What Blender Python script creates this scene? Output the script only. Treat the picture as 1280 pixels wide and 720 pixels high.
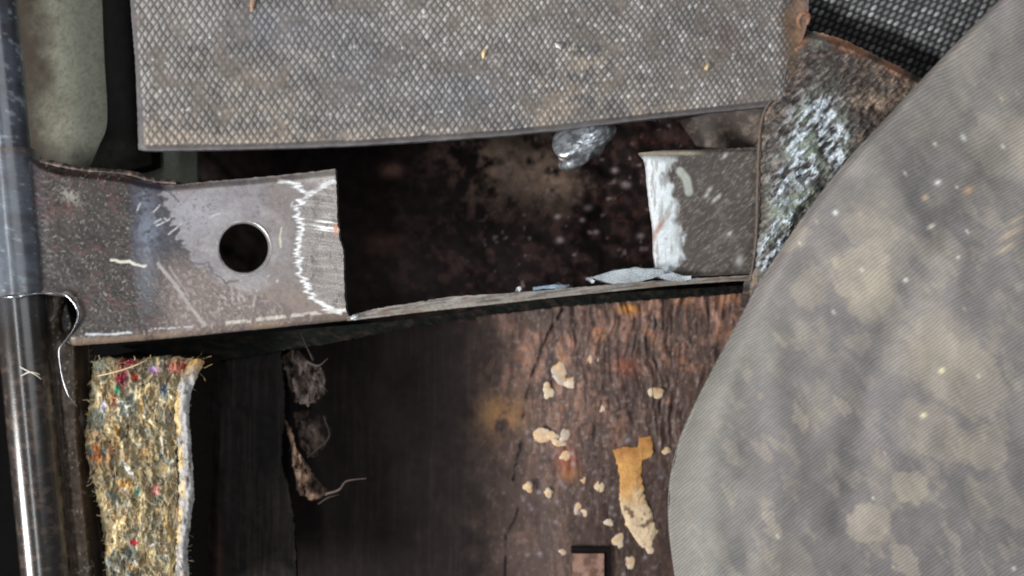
import bpy, math, random
import numpy as np
from mathutils import Vector

for o in list(bpy.data.objects): bpy.data.objects.remove(o)
random.seed(7); np.random.seed(7)
SC = bpy.context.scene; COL = SC.collection

# ------------------------------------------------------------------ camera, light, exposure
D = 0.311          # camera height over the steel (m)
S = 0.00025        # metres per photo pixel on the plane of the steel
cam = bpy.data.cameras.new('camera'); camo = bpy.data.objects.new('camera', cam); COL.objects.link(camo)
camo.location = (0, 0, D); cam.lens = 35; cam.sensor_width = 36; cam.clip_start = 0.01; cam.clip_end = 20
cam.dof.use_dof = True; cam.dof.focus_distance = D; cam.dof.aperture_fstop = 7.0
SC.camera = camo
w = bpy.data.worlds.new('World'); SC.world = w; w.use_nodes = True
w.node_tree.nodes['Background'].inputs[0].default_value = (0.95, 0.97, 1.0, 1)
w.node_tree.nodes['Background'].inputs[1].default_value = 0.12

def area(name, loc, target, sx, sy, power, col):
    l = bpy.data.lights.new(name, 'AREA'); l.shape = 'RECTANGLE'; l.size = sx; l.size_y = sy
    l.energy = power; l.color = col
    o = bpy.data.objects.new(name, l); COL.objects.link(o); o.location = loc
    d = Vector(target) - Vector(loc); o.rotation_euler = d.to_track_quat('-Z', 'Y').to_euler()
    return o
area('window_light', (-0.95, -0.42, 0.60), (0.02, 0, -0.01), 0.34, 0.34, 19.0, (1.0, 0.985, 0.96))
area('strip_lamp', (-0.235, 0.05, 0.85), (-0.235, 0.0, 0), 0.07, 0.95, 2.6, (0.95, 0.98, 1.0))
area('overhead_fill', (0.55, 0.25, 1.0), (0, 0, 0), 0.7, 0.7, 3.4, (0.93, 0.97, 1.0))  # unseen weak fill light added from above

SC.view_settings.view_transform = 'Standard'; SC.view_settings.look = 'None'
SC.view_settings.exposure = 0.0; SC.view_settings.gamma = 1; SC.view_settings.use_curve_mapping = False
SC.render.engine = 'CYCLES'
SC.cycles.use_denoising = True
SC.cycles.max_bounces = 5; SC.cycles.filter_width = 2.0

# ------------------------------------------------------------------ helpers: noise, colours, masks
_lat = [np.random.RandomState(100 + i).rand(256, 256) for i in range(8)]
def vn(x, y, seed=0):
    L = _lat[seed % 8]; x = np.asarray(x, float) + 37.3 * seed; y = np.asarray(y, float) + 11.7 * seed
    xi = np.floor(x).astype(int); yi = np.floor(y).astype(int); fx = x - xi; fy = y - yi
    fx = fx * fx * (3 - 2 * fx); fy = fy * fy * (3 - 2 * fy)
    a = L[xi & 255, yi & 255]; b = L[(xi + 1) & 255, yi & 255]; c = L[xi & 255, (yi + 1) & 255]; d = L[(xi + 1) & 255, (yi + 1) & 255]
    return (a * (1 - fx) + b * fx) * (1 - fy) + (c * (1 - fx) + d * fx) * fy
def fbm(x, y, sx, sy=None, oc=4, seed=0, gain=0.55):
    sy = sy or sx; t = 0; a = 1.0; n = 0; k = 1.0
    for i in range(oc):
        t = t + a * vn(x / sx * k, y / sy * k, seed + i); n += a; a *= gain; k *= 2.03
    return t / n
def rotc(x, y, deg):
    c, s = math.cos(math.radians(deg)), math.sin(math.radians(deg)); return x * c + y * s, -x * s + y * c
def lin(r, g, b):
    f = lambda v: (v / 255 / 12.92) if v / 255 <= 0.04045 else ((v / 255 + 0.055) / 1.055) ** 2.4
    return np.array([f(r), f(g), f(b)])
def ss(x, a, b):
    t = np.clip((x - a) / (b - a), 0, 1); return t * t * (3 - 2 * t)
def mixc(c, col, m):
    m = np.clip(m, 0, 1)[..., None]; return c * (1 - m) + np.asarray(col) * m
def flat(x, col): return np.ones(x.shape + (3,)) * np.asarray(col)
def gauss(x, y, cx, cy, rx, ry, deg=0):
    a, b = rotc(x - cx, y - cy, deg); return np.exp(-((a / rx) ** 2 + (b / ry) ** 2))
def segd(x, y, pts):
    best = np.full(x.shape, 1e9)
    for (ax, ay), (bx, by) in zip(pts[:-1], pts[1:]):
        dx, dy = bx - ax, by - ay; L = dx * dx + dy * dy + 1e-9
        t = np.clip(((x - ax) * dx + (y - ay) * dy) / L, 0, 1)
        best = np.minimum(best, np.hypot(x - ax - t * dx, y - ay - t * dy))
    return best
def W(px, py, z):
    k = S * (D - z) / D
    return (px - 640) * k, (360 - py) * k, z

# ------------------------------------------------------------------ materials (colour comes from per-vertex albedo + node grain)
def material(name, grain=2600, gamt=0.25, bump=0.3, bdist=0.0002, spec=0.4, phase=0.0, stretch=(1, 1, 1), coarse=600, camt=0.15, coat=0.0):
    m = bpy.data.materials.new(name); m.use_nodes = True; nt = m.node_tree; N = nt.nodes; L = nt.links
    b = N['Principled BSDF']; b.inputs['Specular IOR Level'].default_value = spec
    b.inputs['Coat Weight'].default_value = coat; b.inputs['Coat Roughness'].default_value = 0.15
    a = N.new('ShaderNodeAttribute'); a.attribute_name = 'Col'
    r = N.new('ShaderNodeAttribute'); r.attribute_name = 'RM'
    sp = N.new('ShaderNodeSeparateColor'); L.new(r.outputs['Color'], sp.inputs[0])
    L.new(sp.outputs[1], b.inputs['Metallic'])
    tc = N.new('ShaderNodeTexCoord'); mp = N.new('ShaderNodeMapping'); mp.inputs['Scale'].default_value = stretch
    L.new(tc.outputs['Object'], mp.inputs[0])
    n1 = N.new('ShaderNodeTexNoise'); n1.inputs['Scale'].default_value = grain; n1.inputs['Detail'].default_value = 3
    n2 = N.new('ShaderNodeTexNoise'); n2.inputs['Scale'].default_value = coarse; n2.inputs['Detail'].default_value = 5
    L.new(mp.outputs[0], n1.inputs['Vector']); L.new(mp.outputs[0], n2.inputs['Vector'])
    def mr(src, lo, hi):
        q = N.new('ShaderNodeMapRange'); q.inputs['From Min'].default_value = 0.3; q.inputs['From Max'].default_value = 0.7
        q.inputs['To Min'].default_value = lo; q.inputs['To Max'].default_value = hi; q.clamp = True
        L.new(src, q.inputs['Value']); return q.outputs[0]
    def mul(x, y):
        q = N.new('ShaderNodeMath'); q.operation = 'MULTIPLY'; L.new(x, q.inputs[0])
        if isinstance(y, float): q.inputs[1].default_value = y
        else: L.new(y, q.inputs[1])
        return q.outputs[0]
    f = mul(mr(n1.outputs[0], 1 - gamt, 1 + gamt), mr(n2.outputs[0], 1 - camt, 1 + camt))
    h = n1.outputs[0]
    if phase > 0:
        sn = N.new('ShaderNodeMath'); sn.operation = 'SINE'; L.new(sp.outputs[2], sn.inputs[0])
        q = N.new('ShaderNodeMapRange'); q.inputs['From Min'].default_value = -1; q.inputs['From Max'].default_value = 1
        q.inputs['To Min'].default_value = 1 - phase; q.inputs['To Max'].default_value = 1 + phase; L.new(sn.outputs[0], q.inputs['Value'])
        f = mul(f, q.outputs[0])
        ad = N.new('ShaderNodeMath'); ad.operation = 'ADD'; L.new(n1.outputs[0], ad.inputs[0]); L.new(q.outputs[0], ad.inputs[1]); h = ad.outputs[0]
    vm = N.new('ShaderNodeVectorMath'); vm.operation = 'SCALE'; L.new(a.outputs['Color'], vm.inputs[0]); L.new(f, vm.inputs['Scale'])
    L.new(vm.outputs[0], b.inputs['Base Color'])
    L.new(mul(sp.outputs[0], mr(n1.outputs[0], 0.85, 1.15)), b.inputs['Roughness'])
    bp = N.new('ShaderNodeBump'); bp.inputs['Strength'].default_value = bump; bp.inputs['Distance'].default_value = bdist
    L.new(h, bp.inputs['Height']); L.new(bp.outputs[0], b.inputs['Normal'])
    return m
M_steel = material('worn_steel', 3000, 0.16, 0.35, 0.00012, 0.5, coarse=700, camt=0.12)
M_black = material('black_painted_steel', 3200, 0.22, 0.25, 0.0001, 0.6, coarse=500, coat=0.5)
M_mat = material('dusty_embossed_vinyl', 3200, 0.16, 0.3, 0.0001, 0.35)
M_cloth = material('dusty_twill_cloth', 3000, 0.09, 0.25, 0.00015, 0.25, phase=0.17, camt=0.06)
M_board = material('stained_board', 2200, 0.2, 0.3, 0.0002, 0.12, coarse=400)
M_dark = material('dark_cavity', 1800, 0.25, 0.4, 0.0003, 0.1, coarse=300, camt=0.3)
M_felt = material('shoddy_felt', 2200, 0.2, 0.5, 0.0003, 0.1, coarse=700, camt=0.15)
M_grime = material('corroded_grime', 2400, 0.3, 0.7, 0.0003, 0.45, coarse=800, camt=0.25)
M_green = material('grey_green_paint', 3400, 0.22, 0.3, 0.0001, 0.3, coarse=900, camt=0.1)

M_wisp = material('cobwebby_lint', 2200, 0.2, 0.5, 0.0003, 0.05, coarse=700)
nt = M_wisp.node_tree; tcw = nt.nodes.new('ShaderNodeTexCoord'); mpw = nt.nodes.new('ShaderNodeMapping'); mpw.inputs['Scale'].default_value = (1, .35, 1)
nw = nt.nodes.new('ShaderNodeTexNoise'); nw.inputs['Scale'].default_value = 420; nw.inputs['Detail'].default_value = 6; nw.inputs['Roughness'].default_value = .7
rw = nt.nodes.new('ShaderNodeMapRange'); rw.inputs['From Min'].default_value = .42; rw.inputs['From Max'].default_value = .66; rw.inputs['To Max'].default_value = .9
nt.links.new(tcw.outputs['Object'], mpw.inputs[0]); nt.links.new(mpw.outputs[0], nw.inputs['Vector']); nt.links.new(nw.outputs[0], rw.inputs['Value']); nt.links.new(rw.outputs[0], nt.nodes['Principled BSDF'].inputs['Alpha'])
# ------------------------------------------------------------------ mesh builders
def link(name, me, mat, parent=None):
    me.materials.append(mat); o = bpy.data.objects.new(name, me); COL.objects.link(o)
    if parent is not None: o.parent = parent
    return o
def tag(o, label=None, cat=None, group=None, kind=None):
    for k, v in (('label', label), ('category', cat), ('group', group), ('kind', kind)):
        if v: o[k] = v
    return o
def empty(name, label, cat, at=(640, 360, 0), group=None):
    o = bpy.data.objects.new(name, None); COL.objects.link(o); o.empty_display_size = 0.01
    return tag(o, label, cat, group)
def mesh_from(name, V, F, C, R, smooth=None):
    me = bpy.data.meshes.new(name); V = np.asarray(V, np.float32); F = np.asarray(F, np.int32)
    me.vertices.add(len(V)); me.vertices.foreach_set('co', V.ravel())
    k = F.shape[1]; me.loops.add(F.size); me.loops.foreach_set('vertex_index', F.ravel())
    me.polygons.add(len(F)); me.polygons.foreach_set('loop_start', np.arange(len(F), dtype=np.int32) * k)
    me.polygons.foreach_set('loop_total', np.full(len(F), k, np.int32))
    if smooth is None: smooth = np.ones(len(F), bool)
    me.polygons.foreach_set('use_smooth', smooth)
    me.update(calc_edges=True); me.validate()
    for nm, A in (('Col', C), ('RM', R)):
        at = me.attributes.new(nm, 'FLOAT_COLOR', 'POINT')
        A4 = np.ones((len(V), 4), np.float32); A4[:, :3] = np.clip(A, 0, 1e6)
        at.data.foreach_set('color', A4.ravel())
    return me
def gidx(m, n, off=0):
    i = np.arange(m * n).reshape(m, n) + off
    return np.stack([i[1:, :-1], i[1:, 1:], i[:-1, 1:], i[:-1, :-1]], -1).reshape(-1, 4)
def surf(name, PX, PY, Z, C, R, mat, parent=None, thick=0.0, hole=None, edgecol=None):
    """a height surface given in plan coordinates, with real edges and a back"""
    m, n = PX.shape
    X, Y, _ = W(PX, PY, Z)
    F = gidx(m, n)
    if hole is not None:
        hx, hy, hr = hole
        r = np.hypot(PX - hx, PY - hy); inside = (r < hr).ravel()
        keep = ~(inside[F].all(1)); F = F[keep]
        th = np.arctan2(PY - hy, PX - hx)
        PX2 = np.where(r < hr, hx + hr * np.cos(th), PX); PY2 = np.where(r < hr, hy + hr * np.sin(th), PY)
        X, Y, _ = W(PX2, PY2, Z)
    V = np.stack([X, Y, Z], -1).reshape(-1, 3); Cc = C.reshape(-1, 3); Rr = R.reshape(-1, 3)
    sm = np.ones(len(F), bool)
    if thick > 0:
        i = np.arange(m * n).reshape(m, n)
        loop = np.concatenate([i[0, :-1], i[:-1, -1], i[-1, :0:-1], i[:0:-1, 0]])
        A = V[loop]; B = A.copy(); B[:, 2] -= thick
        o = len(V); K = len(loop)
        V = np.concatenate([V, A, B]); ec = Cc[loop] if edgecol is None else np.ones((K, 3)) * edgecol
        Cc = np.concatenate([Cc, ec, ec]); Rr = np.concatenate([Rr, Rr[loop], Rr[loop]])
        q = np.arange(K); q2 = (q + 1) % K
        SF = np.stack([o + q, o + q2, o + K + q2, o + K + q], -1)
        si = np.unique(np.r_[np.arange(0, m, 8), m - 1]); sj = np.unique(np.r_[np.arange(0, n, 8), n - 1])
        G = i[np.ix_(si, sj)]; o2 = len(V); BV = V[G.ravel()].copy(); BV[:, 2] -= thick
        V = np.concatenate([V, BV]); Cc = np.concatenate([Cc, Cc[G.ravel()]]); Rr = np.concatenate([Rr, Rr[G.ravel()]])
        BF = gidx(len(si), len(sj), o2)[:, ::-1]
        if hole is not None:
            ctr = V[BF].mean(1); hX, hY, _ = W(hx, hy, 0)
            BF = BF[np.hypot(ctr[:, 0] - hX, ctr[:, 1] - hY) > hr * S * 1.25]
        F = np.concatenate([F, SF, BF]); sm = np.concatenate([sm, np.zeros(len(SF), bool), np.ones(len(BF), bool)])
    return link(name, mesh_from(name, V, F, Cc, Rr, sm), mat, parent)

def crom(pts, n, rag=0.0, seed=0, smooth=True, ragpx=4.0):
    """n points along a polyline; smooth, optionally ragged"""
    P = np.array(pts, float)
    if smooth and len(P) > 2:
        Q = np.vstack([2 * P[0] - P[1], P, 2 * P[-1] - P[-2]]); out = []
        for i in range(1, len(Q) - 2):
            t = np.linspace(0, 1, 24, endpoint=False)[:, None]
            p0, p1, p2, p3 = Q[i - 1], Q[i], Q[i + 1], Q[i + 2]
            out.append(0.5 * ((2 * p1) + (-p0 + p2) * t + (2 * p0 - 5 * p1 + 4 * p2 - p3) * t ** 2 + (-p0 + 3 * p1 - 3 * p2 + p3) * t ** 3))
        P = np.vstack(out + [P[-1:]])
    L = np.r_[0, np.cumsum(np.hypot(*np.diff(P, axis=0).T))]; u = np.linspace(0, L[-1], n)
    R = np.stack([np.interp(u, L, P[:, k]) for k in range(P.shape[1])], -1)
    if rag:
        T = np.gradient(R[:, :2], axis=0); T /= np.linalg.norm(T, axis=1)[:, None] + 1e-9
        nn = (fbm(u, u * 0, ragpx, oc=3, seed=seed) - 0.5) * 2 * rag
        nn *= np.minimum(1, np.minimum(np.arange(n), np.arange(n)[::-1]) / 4)
        R[:, 0] += -T[:, 1] * nn; R[:, 1] += T[:, 0] * nn
    return R
def coons(T, B, Lf, Rt):
    n = len(T); m = len(Lf); s = np.linspace(0, 1, n)[None, :, None]; t = np.linspace(0, 1, m)[:, None, None]
    P = (1 - t) * T[None] + t * B[None] + (1 - s) * Lf[:, None] + s * Rt[:, None] \
        - ((1 - s) * (1 - t) * T[0] + s * (1 - t) * T[-1] + (1 - s) * t * B[0] + s * t * B[-1])
    return P[..., 0], P[..., 1], np.broadcast_to(s[..., 0], P.shape[:2]), np.broadcast_to(t[..., 0], P.shape[:2])
def rm(x, rough, metal=0.0, ph=0.0):
    o = np.zeros(x.shape + (3,)); o[..., 0] = rough; o[..., 1] = metal; o[..., 2] = ph; return o
def tube(name, pts, rads, col, rough, metal, mat, parent=None, sides=8, n=None, colf=None):
    """pts: (px,py,z) list; rads in px"""
    n = n or len(pts) * 6
    P = crom(pts, n); r = np.interp(np.linspace(0, 1, n), np.linspace(0, 1, len(rads)), rads) * S
    Wp = np.stack(W(P[:, 0], P[:, 1], P[:, 2]), -1)
    T = np.gradient(Wp, axis=0); T /= np.linalg.norm(T, axis=1)[:, None] + 1e-12
    U = np.cross(T, [0, 0, 1.0]); bad = np.linalg.norm(U, axis=1) < 1e-3; U[bad] = [1, 0, 0]; U /= np.linalg.norm(U, axis=1)[:, None]
    Vv = np.cross(U, T)
    a = np.linspace(0, 2 * math.pi, sides, endpoint=False)
    V = Wp[:, None] + r[:, None, None] * (np.cos(a)[None, :, None] * U[:, None] + np.sin(a)[None, :, None] * Vv[:, None])
    idx = np.arange(n * sides).reshape(n, sides); j2 = np.roll(idx, -1, 1)
    F = np.stack([idx[:-1], j2[:-1], j2[1:], idx[1:]], -1).reshape(-1, 4)
    C = np.ones((n, sides, 3)) * np.asarray(col)
    if colf is not None: C = colf(P[:, 0][:, None] + 0 * a, P[:, 1][:, None] + 0 * a, a[None] + 0 * P[:, :1])
    R = rm(np.zeros((n, sides)), rough, metal)
    return link(name, mesh_from(name, V.reshape(-1, 3), F, C.reshape(-1, 3), R.reshape(-1, 3)), mat, parent)
def lump(name, px, py, z, rx, ry, h, col, mat, parent=None, rough=0.5, metal=0, deg=0, amp=0.2, seed=0, n=14, col2=None):
    """a rounded uneven lump lying on a surface at height z"""
    th = np.linspace(0, math.pi * 0.62, n)[:, None]; ph = np.linspace(0, 2 * math.pi, 2 * n, endpoint=False)[None]
    k = 1 + amp * 2 * (vn(np.cos(ph) * 1.6 + np.sin(th) * 0 + 9, np.sin(ph) * 1.6 + th * 1.2, seed) - 0.5) * np.sin(th)
    lx = np.sin(th) * np.cos(ph) * rx * k; ly = np.sin(th) * np.sin(ph) * ry * k
    c, s = math.cos(math.radians(deg)), math.sin(math.radians(deg))
    PX = px + lx * c - ly * s; PY = py + lx * s + ly * c
    Z = z + np.cos(th) * h * (1 + 0.2 * amp * (vn(lx / 3, ly / 3, seed + 1))) + 0 * ph
    X, Y, _ = W(PX, PY, Z); V = np.stack([X, Y, Z], -1); m, q = PX.shape
    idx = np.arange(m * q).reshape(m, q); j2 = np.roll(idx, -1, 1)
    F = np.stack([idx[1:], j2[1:], j2[:-1], idx[:-1]], -1).reshape(-1, 4)
    C = flat(PX, col)
    if col2 is not None: C = mixc(C, col2, ss(fbm(PX, PY, 6, oc=3, seed=seed), 0.42, 0.6))
    return link(name, mesh_from(name, V.reshape(-1, 3), F, C.reshape(-1, 3), rm(PX, rough, metal).reshape(-1, 3)), mat, parent)

# ------------------------------------------------------------------ the setting: surfaces behind everything and a near-black backdrop for deep shade
def plane_surf(name, x0, x1, y0, y1, z, step, colf, mat, zf=None, kind='structure', rough=0.8, thick=0.002):
    X, Y = np.meshgrid(np.arange(x0, x1 + step, step, dtype=float), np.arange(y0, y1 + step, step, dtype=float))
    Z = np.full(X.shape, z, float) + (zf(X, Y) if zf else 0)
    o = surf(name, X, Y, Z, colf(X, Y), rm(X, rough), mat, thick=thick)
    return tag(o, kind=kind)
plane_surf('shade_backdrop', -500, 1800, -500, 1250, -0.10, 12, lambda x, y: flat(x, lin(7, 6, 6)), M_dark, rough=1)  # near-black sheet added behind all, standing in for deep shade
def cav_col(x, y):
    c = flat(x, lin(30, 23, 23)); n = fbm(x, y, 60, oc=5, seed=1); n2 = fbm(x, y, 12, oc=4, seed=3)
    c = mixc(c, lin(62, 46, 43), ss(n2, 0.45, 0.7) * 0.8 * (.25 + .75 * ss(x, 470, 600)))  # brown fades out to the left, shade put into the colour
    d = gauss(x, y, 640, 205, 60, 42) + gauss(x, y, 690, 225, 60, 30) * .7 + gauss(x, y, 600, 190, 40, 20) * .6
    c = mixc(c, lin(136, 116, 102), d * ss(n * .5 + n2 * .5, 0.40, 0.62) * .8)
    c = mixc(c, lin(120, 90, 82), gauss(x, y, 489, 213, 13, 8) + gauss(x, y, 480, 305, 20, 12) * .3)
    n3 = fbm(x, y, 7, oc=2, seed=5)
    c = mixc(c, lin(130, 112, 112), ss(n3, 0.74, 0.86) * ss(x, 560, 660) * .7)
    c = mixc(c, lin(96, 52, 42), ss(fbm(x, y, 9, oc=2, seed=6), 0.74, 0.88) * .45 * ss(x, 640, 720))
    for cx, cy, r in ((697, 271, 3.5), (783, 231, 5), (768, 213, 4), (745, 290, 3), (700, 300, 4), (728, 275, 3), (890, 156, 6), (735, 260, 4), (800, 295, 4)):
        c = mixc(c, lin(165, 150, 150), gauss(x, y, cx, cy, r, r * .8) * .8)
    return c
tag(plane_surf('cavity_wall', 225, 1150, 20, 402, -0.052, 1.6, cav_col, M_dark,
    zf=lambda x, y: (fbm(x, y, 46, oc=3, seed=2) - .5) * 0.008, rough=0.8))
# grey-green painted panel, upper left
def green_col(x, y):
    c = flat(x, lin(140, 140, 125)); n = fbm(x, y, 3, oc=2, seed=2); n2 = fbm(x, y, 30, oc=4, seed=4)
    c = mixc(c, lin(108, 107, 94), ss(n, 0.4, 0.8) * .6)
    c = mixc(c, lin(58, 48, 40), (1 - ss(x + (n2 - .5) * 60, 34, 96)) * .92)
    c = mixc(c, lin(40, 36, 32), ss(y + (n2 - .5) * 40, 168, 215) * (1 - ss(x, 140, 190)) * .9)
    c = mixc(c, lin(94, 98, 88), ss(x, 140, 190) * .8)
    return c
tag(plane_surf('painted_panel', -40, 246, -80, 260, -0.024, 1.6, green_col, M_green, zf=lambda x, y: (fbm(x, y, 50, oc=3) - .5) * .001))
# black rubber strip between panel and mat, foot flared and tinted as shadow
T = crom([(126, -60), (176, -60)], 20); B = crom([(112, 210), (150, 214), (190, 206)], 20)
Lf = crom([(126, -60), (130, 60), (134, 130), (133, 160), (124, 182), (112, 210)], 90); Rt = crom([(176, -60), (190, 206)], 90)
PX, PY, s, t = coons(T, B, Lf, Rt)
o = surf('rubber_strip', PX, PY, -0.012 - 0.004 * (2 * s - 1) ** 2, mixc(flat(PX, lin(9, 8, 8)), lin(44, 44, 38), ss(PY, 165, 200) * (1 - ss(PX, 90, 175) * .6)), rm(PX, 1), M_dark, thick=0.01)
tag(o, 'black rubber strip, foot flared and tinted as shadow, in the narrow gap left of the diamond-patterned mat', 'rubber strip')

# ------------------------------------------------------------------ backing board, below
board = empty('backing_board', 'stained board with pale glue drops, left part coloured dark as shade, filling the space below the cut steel rail', 'board')
T = crom([(225, 436), (350, 426), (440, 414), (600, 392), (760, 371), (975, 352)], 560, rag=1.0, ragpx=9)
B = crom([(215, 760), (975, 760)], 560); Lf = crom([(225, 436), (215, 760)], 280); Rt = crom([(975, 352), (975, 760)], 280)
PX, PY, s, t = coons(T, B, Lf, Rt)
wx = PX + (fbm(PX, PY, 50, oc=3, seed=3) - .5) * 26
rip = (fbm(wx, PY, 6.5, 34, oc=3, seed=3) - .5) * 4.5
ripamp = ss(PX, 600, 720) * (0.35 + .65 * (1 - ss(PY, 440, 640))) * (fbm(PX, PY, 40, oc=2, seed=5) * 1.5)
crack1 = [(703, 386), (690, 410), (676, 440), (664, 472), (656, 505), (650, 560), (642, 600)]; crack2 = [(652, 622), (644, 650), (633, 668), (632, 720)]
cd = np.minimum(segd(PX + (fbm(PX, PY, 8, seed=1) - .5) * 5, PY, crack1), segd(PX, PY, crack2))
crk = (1 - ss(cd, 0.2, 2.4)) * ss(fbm(PX, PY, 14, oc=3, seed=7), .28, .6)
Z = -0.056 + 0.020 * ss(PX, 520, 740) + rip * ripamp * 0.00055 + (fbm(PX, PY, 12, 25, oc=4, seed=6) - .5) * 0.0009 * (.4 + .6 * ss(PX, 560, 700)) - crk * 0.0009
Z += -0.003 * (1 - ss(PX, 352, 362)) * 1 + 0.0006 * ss(PX - PY * 0.0, 655, 662)
stre = fbm(PX, PY, 3.2, 60, oc=3, seed=7); n = fbm(PX, PY, 20, oc=4, seed=2); n5 = fbm(PX, PY, 5, oc=3, seed=4)
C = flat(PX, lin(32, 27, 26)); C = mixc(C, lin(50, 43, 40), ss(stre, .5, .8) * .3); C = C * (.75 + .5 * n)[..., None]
rt = ss(PX + (n - .5) * 50, 575, 725)  # dark left and its soft edge: shadow put into the board's colour
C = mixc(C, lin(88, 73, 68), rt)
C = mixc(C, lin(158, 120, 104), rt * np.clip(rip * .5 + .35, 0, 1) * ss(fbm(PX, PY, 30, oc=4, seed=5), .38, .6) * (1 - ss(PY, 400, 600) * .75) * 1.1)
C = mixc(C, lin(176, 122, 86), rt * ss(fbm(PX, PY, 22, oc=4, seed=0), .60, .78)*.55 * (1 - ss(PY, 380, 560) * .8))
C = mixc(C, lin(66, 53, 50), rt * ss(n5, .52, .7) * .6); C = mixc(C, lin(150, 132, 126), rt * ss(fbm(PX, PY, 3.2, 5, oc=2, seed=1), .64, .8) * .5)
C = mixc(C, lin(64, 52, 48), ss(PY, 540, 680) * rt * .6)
C = mixc(C, lin(124, 92, 60), gauss(PX, PY, 630, 518, 24, 22) * ss(n, .3, .55) * .9)
C = mixc(C, lin(190, 130, 60), gauss(PX, PY, 785, 386, 12, 5) + gauss(PX, PY, 712, 592, 10, 10) * .3)
C = mixc(C, lin(150, 80, 55), gauss(PX, PY, 708, 575, 12, 16) * .7 + gauss(PX, PY, 782, 458, 16, 10) * .5)
for i in range(60):
    cx, cy = random.uniform(650, 850), random.uniform(540, 719); C = mixc(C, lin(150, 142, 150), gauss(PX, PY, cx, cy, 2.4, 2.4) * random.uniform(.2, .7))
C = mixc(C, lin(28, 22, 21), crk * .75)
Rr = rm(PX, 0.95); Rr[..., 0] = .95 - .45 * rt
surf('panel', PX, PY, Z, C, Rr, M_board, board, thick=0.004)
zb = lambda x: -0.0356 - 0.006 * (1 - float(ss(np.array(float(x)), 560, 760)))
cream = lin(206, 190, 168); pale = lin(176, 164, 152)
drops = [(699, 467, 9, 10.5), (714, 479, 7, 7), (684, 488, 8, 6.5), (745, 450, 5.5, 7.5), (751, 511, 6.5, 4.5), (821, 490, 8, 5.5), (820, 488, 5, 4),
         (680, 545, 8.5, 10), (692, 545, 5.5, 5), (707, 544, 7, 7), (697, 553, 8, 4.5), (707, 568, 5.5, 6.5), (661, 608, 5.5, 5.5), (686, 615, 5, 5),
         (749, 606, 5.5, 6), (724, 633, 5.5, 7.5), (733, 641, 6, 5.5), (761, 652, 4.5, 4.5), (730, 602, 5, 5), (773, 675, 8, 9), (787, 702, 6, 8), (703, 690, 4, 4), (833, 563, 4.5, 4.5),
         (815, 668, 7, 6), (804, 676, 7, 8), (790, 656, 6, 5), (812, 686, 5, 4)]
for i, (x, y, a, b) in enumerate(drops):
    lump('glue_drop', x, y, zb(x) + 0.00015, a * 1.12, b * 1.12, 0.00032, cream if i % 3 else pale, M_steel, board, 0.45, seed=i, amp=.5, n=10, deg=i * 37, col2=lin(205, 170, 128))
# orange and white glue run
T = crom([(766, 561), (780, 557), (797, 559), (799, 547), (814, 545)], 60, rag=1.2, smooth=False); B = crom([(789, 664), (800, 680), (812, 684), (820, 662)], 60, rag=2)
Lf = crom([(766, 562), (771, 578), (775, 600), (775, 625), (779, 645), (789, 664)], 100, rag=1.8, seed=2)
Rt = crom([(814, 545), (816, 560), (814, 570), (803, 574), (802, 592), (806, 620), (814, 640), (820, 662)], 100, rag=1.8, seed=3)
PX, PY, s, t = coons(T, B, Lf, Rt); e = np.minimum(np.minimum(s, 1 - s) * 3, np.minimum(t, 1 - t) * 8); e = np.sqrt(np.clip(e, 0, 1))
C = flat(PX, lin(202, 152, 92)); C = mixc(C, lin(172, 118, 70), (1 - ss(t, .02, .2)) * .7); C = mixc(C, lin(214, 192, 160), ss(PY + (fbm(PX, PY, 14, seed=3) - .5) * 40, 598, 640))
C = mixc(C, lin(120, 96, 78), ss(fbm(PX, PY, 8, oc=3, seed=1), .6, .72) * ss(PY, 620, 640))
surf('glue_run', PX, PY, -0.0351 + 0.0004 * e + (fbm(PX, PY, 9, seed=4) - .5) * .0004, C, rm(PX, .6), M_board, board, thick=0.001)
# little square tan tab in a dark notch
PX, PY = np.meshgrid(np.linspace(716, 755, 30), np.linspace(692, 760, 40))
surf('square_tab', PX, PY, np.full(PX.shape, -0.0335), mixc(flat(PX, lin(150, 118, 104)), lin(104, 80, 70), ss(fbm(PX, PY, 9, oc=3, seed=2), .35, .65)), rm(PX, .6), M_board, board, thick=0.002)
for nm, x0, x1, y0, y1 in (('notch_edge', 755.5, 763, 684, 760), ('notch_edge', 714, 755.4, 684, 691.5)):
    PX, PY = np.meshgrid(np.linspace(x0, x1, 8), np.linspace(y0, y1, 20))
    surf(nm, PX, PY, np.full(PX.shape, -0.0342), flat(PX, lin(22, 17, 16)), rm(PX, .8), M_dark, board, thick=0.0015)
# layered card piece over the board's left end
T = crom([(232, 462), (280, 452), (350, 431)], 80, rag=1.5, seed=1); B = crom([(228, 760), (372, 760)], 80)
Lf = crom([(232, 462), (228, 760)], 150); Rt = crom([(350, 431), (356, 500), (352, 570), (366, 640), (372, 760)], 150, rag=2.5, seed=5)
PX, PY, s, t = coons(T, B, Lf, Rt); st = fbm(PX, PY, 3.0, 70, oc=3, seed=3)
C = mixc(flat(PX, lin(22, 19, 18)), lin(44, 38, 35), ss(st, .5, .72) * .5); C = mixc(C, lin(62, 40, 32), gauss(PX, PY, 250, 580, 12, 50) * .7 + gauss(PX, PY, 272, 700, 8, 40) * .5)  # near-black tone carries the same painted shade as the board's left
o = surf('dark_card', PX, PY, -0.030 + (fbm(PX, PY, 30, oc=3) - .5) * .003 + (st - .5) * .0005, C, rm(PX, .7), M_board, thick=0.002)
tag(o, 'dark fabric-faced card, shade deepened in its colour, lying directly right of the multicoloured felt pad', 'card')
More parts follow.
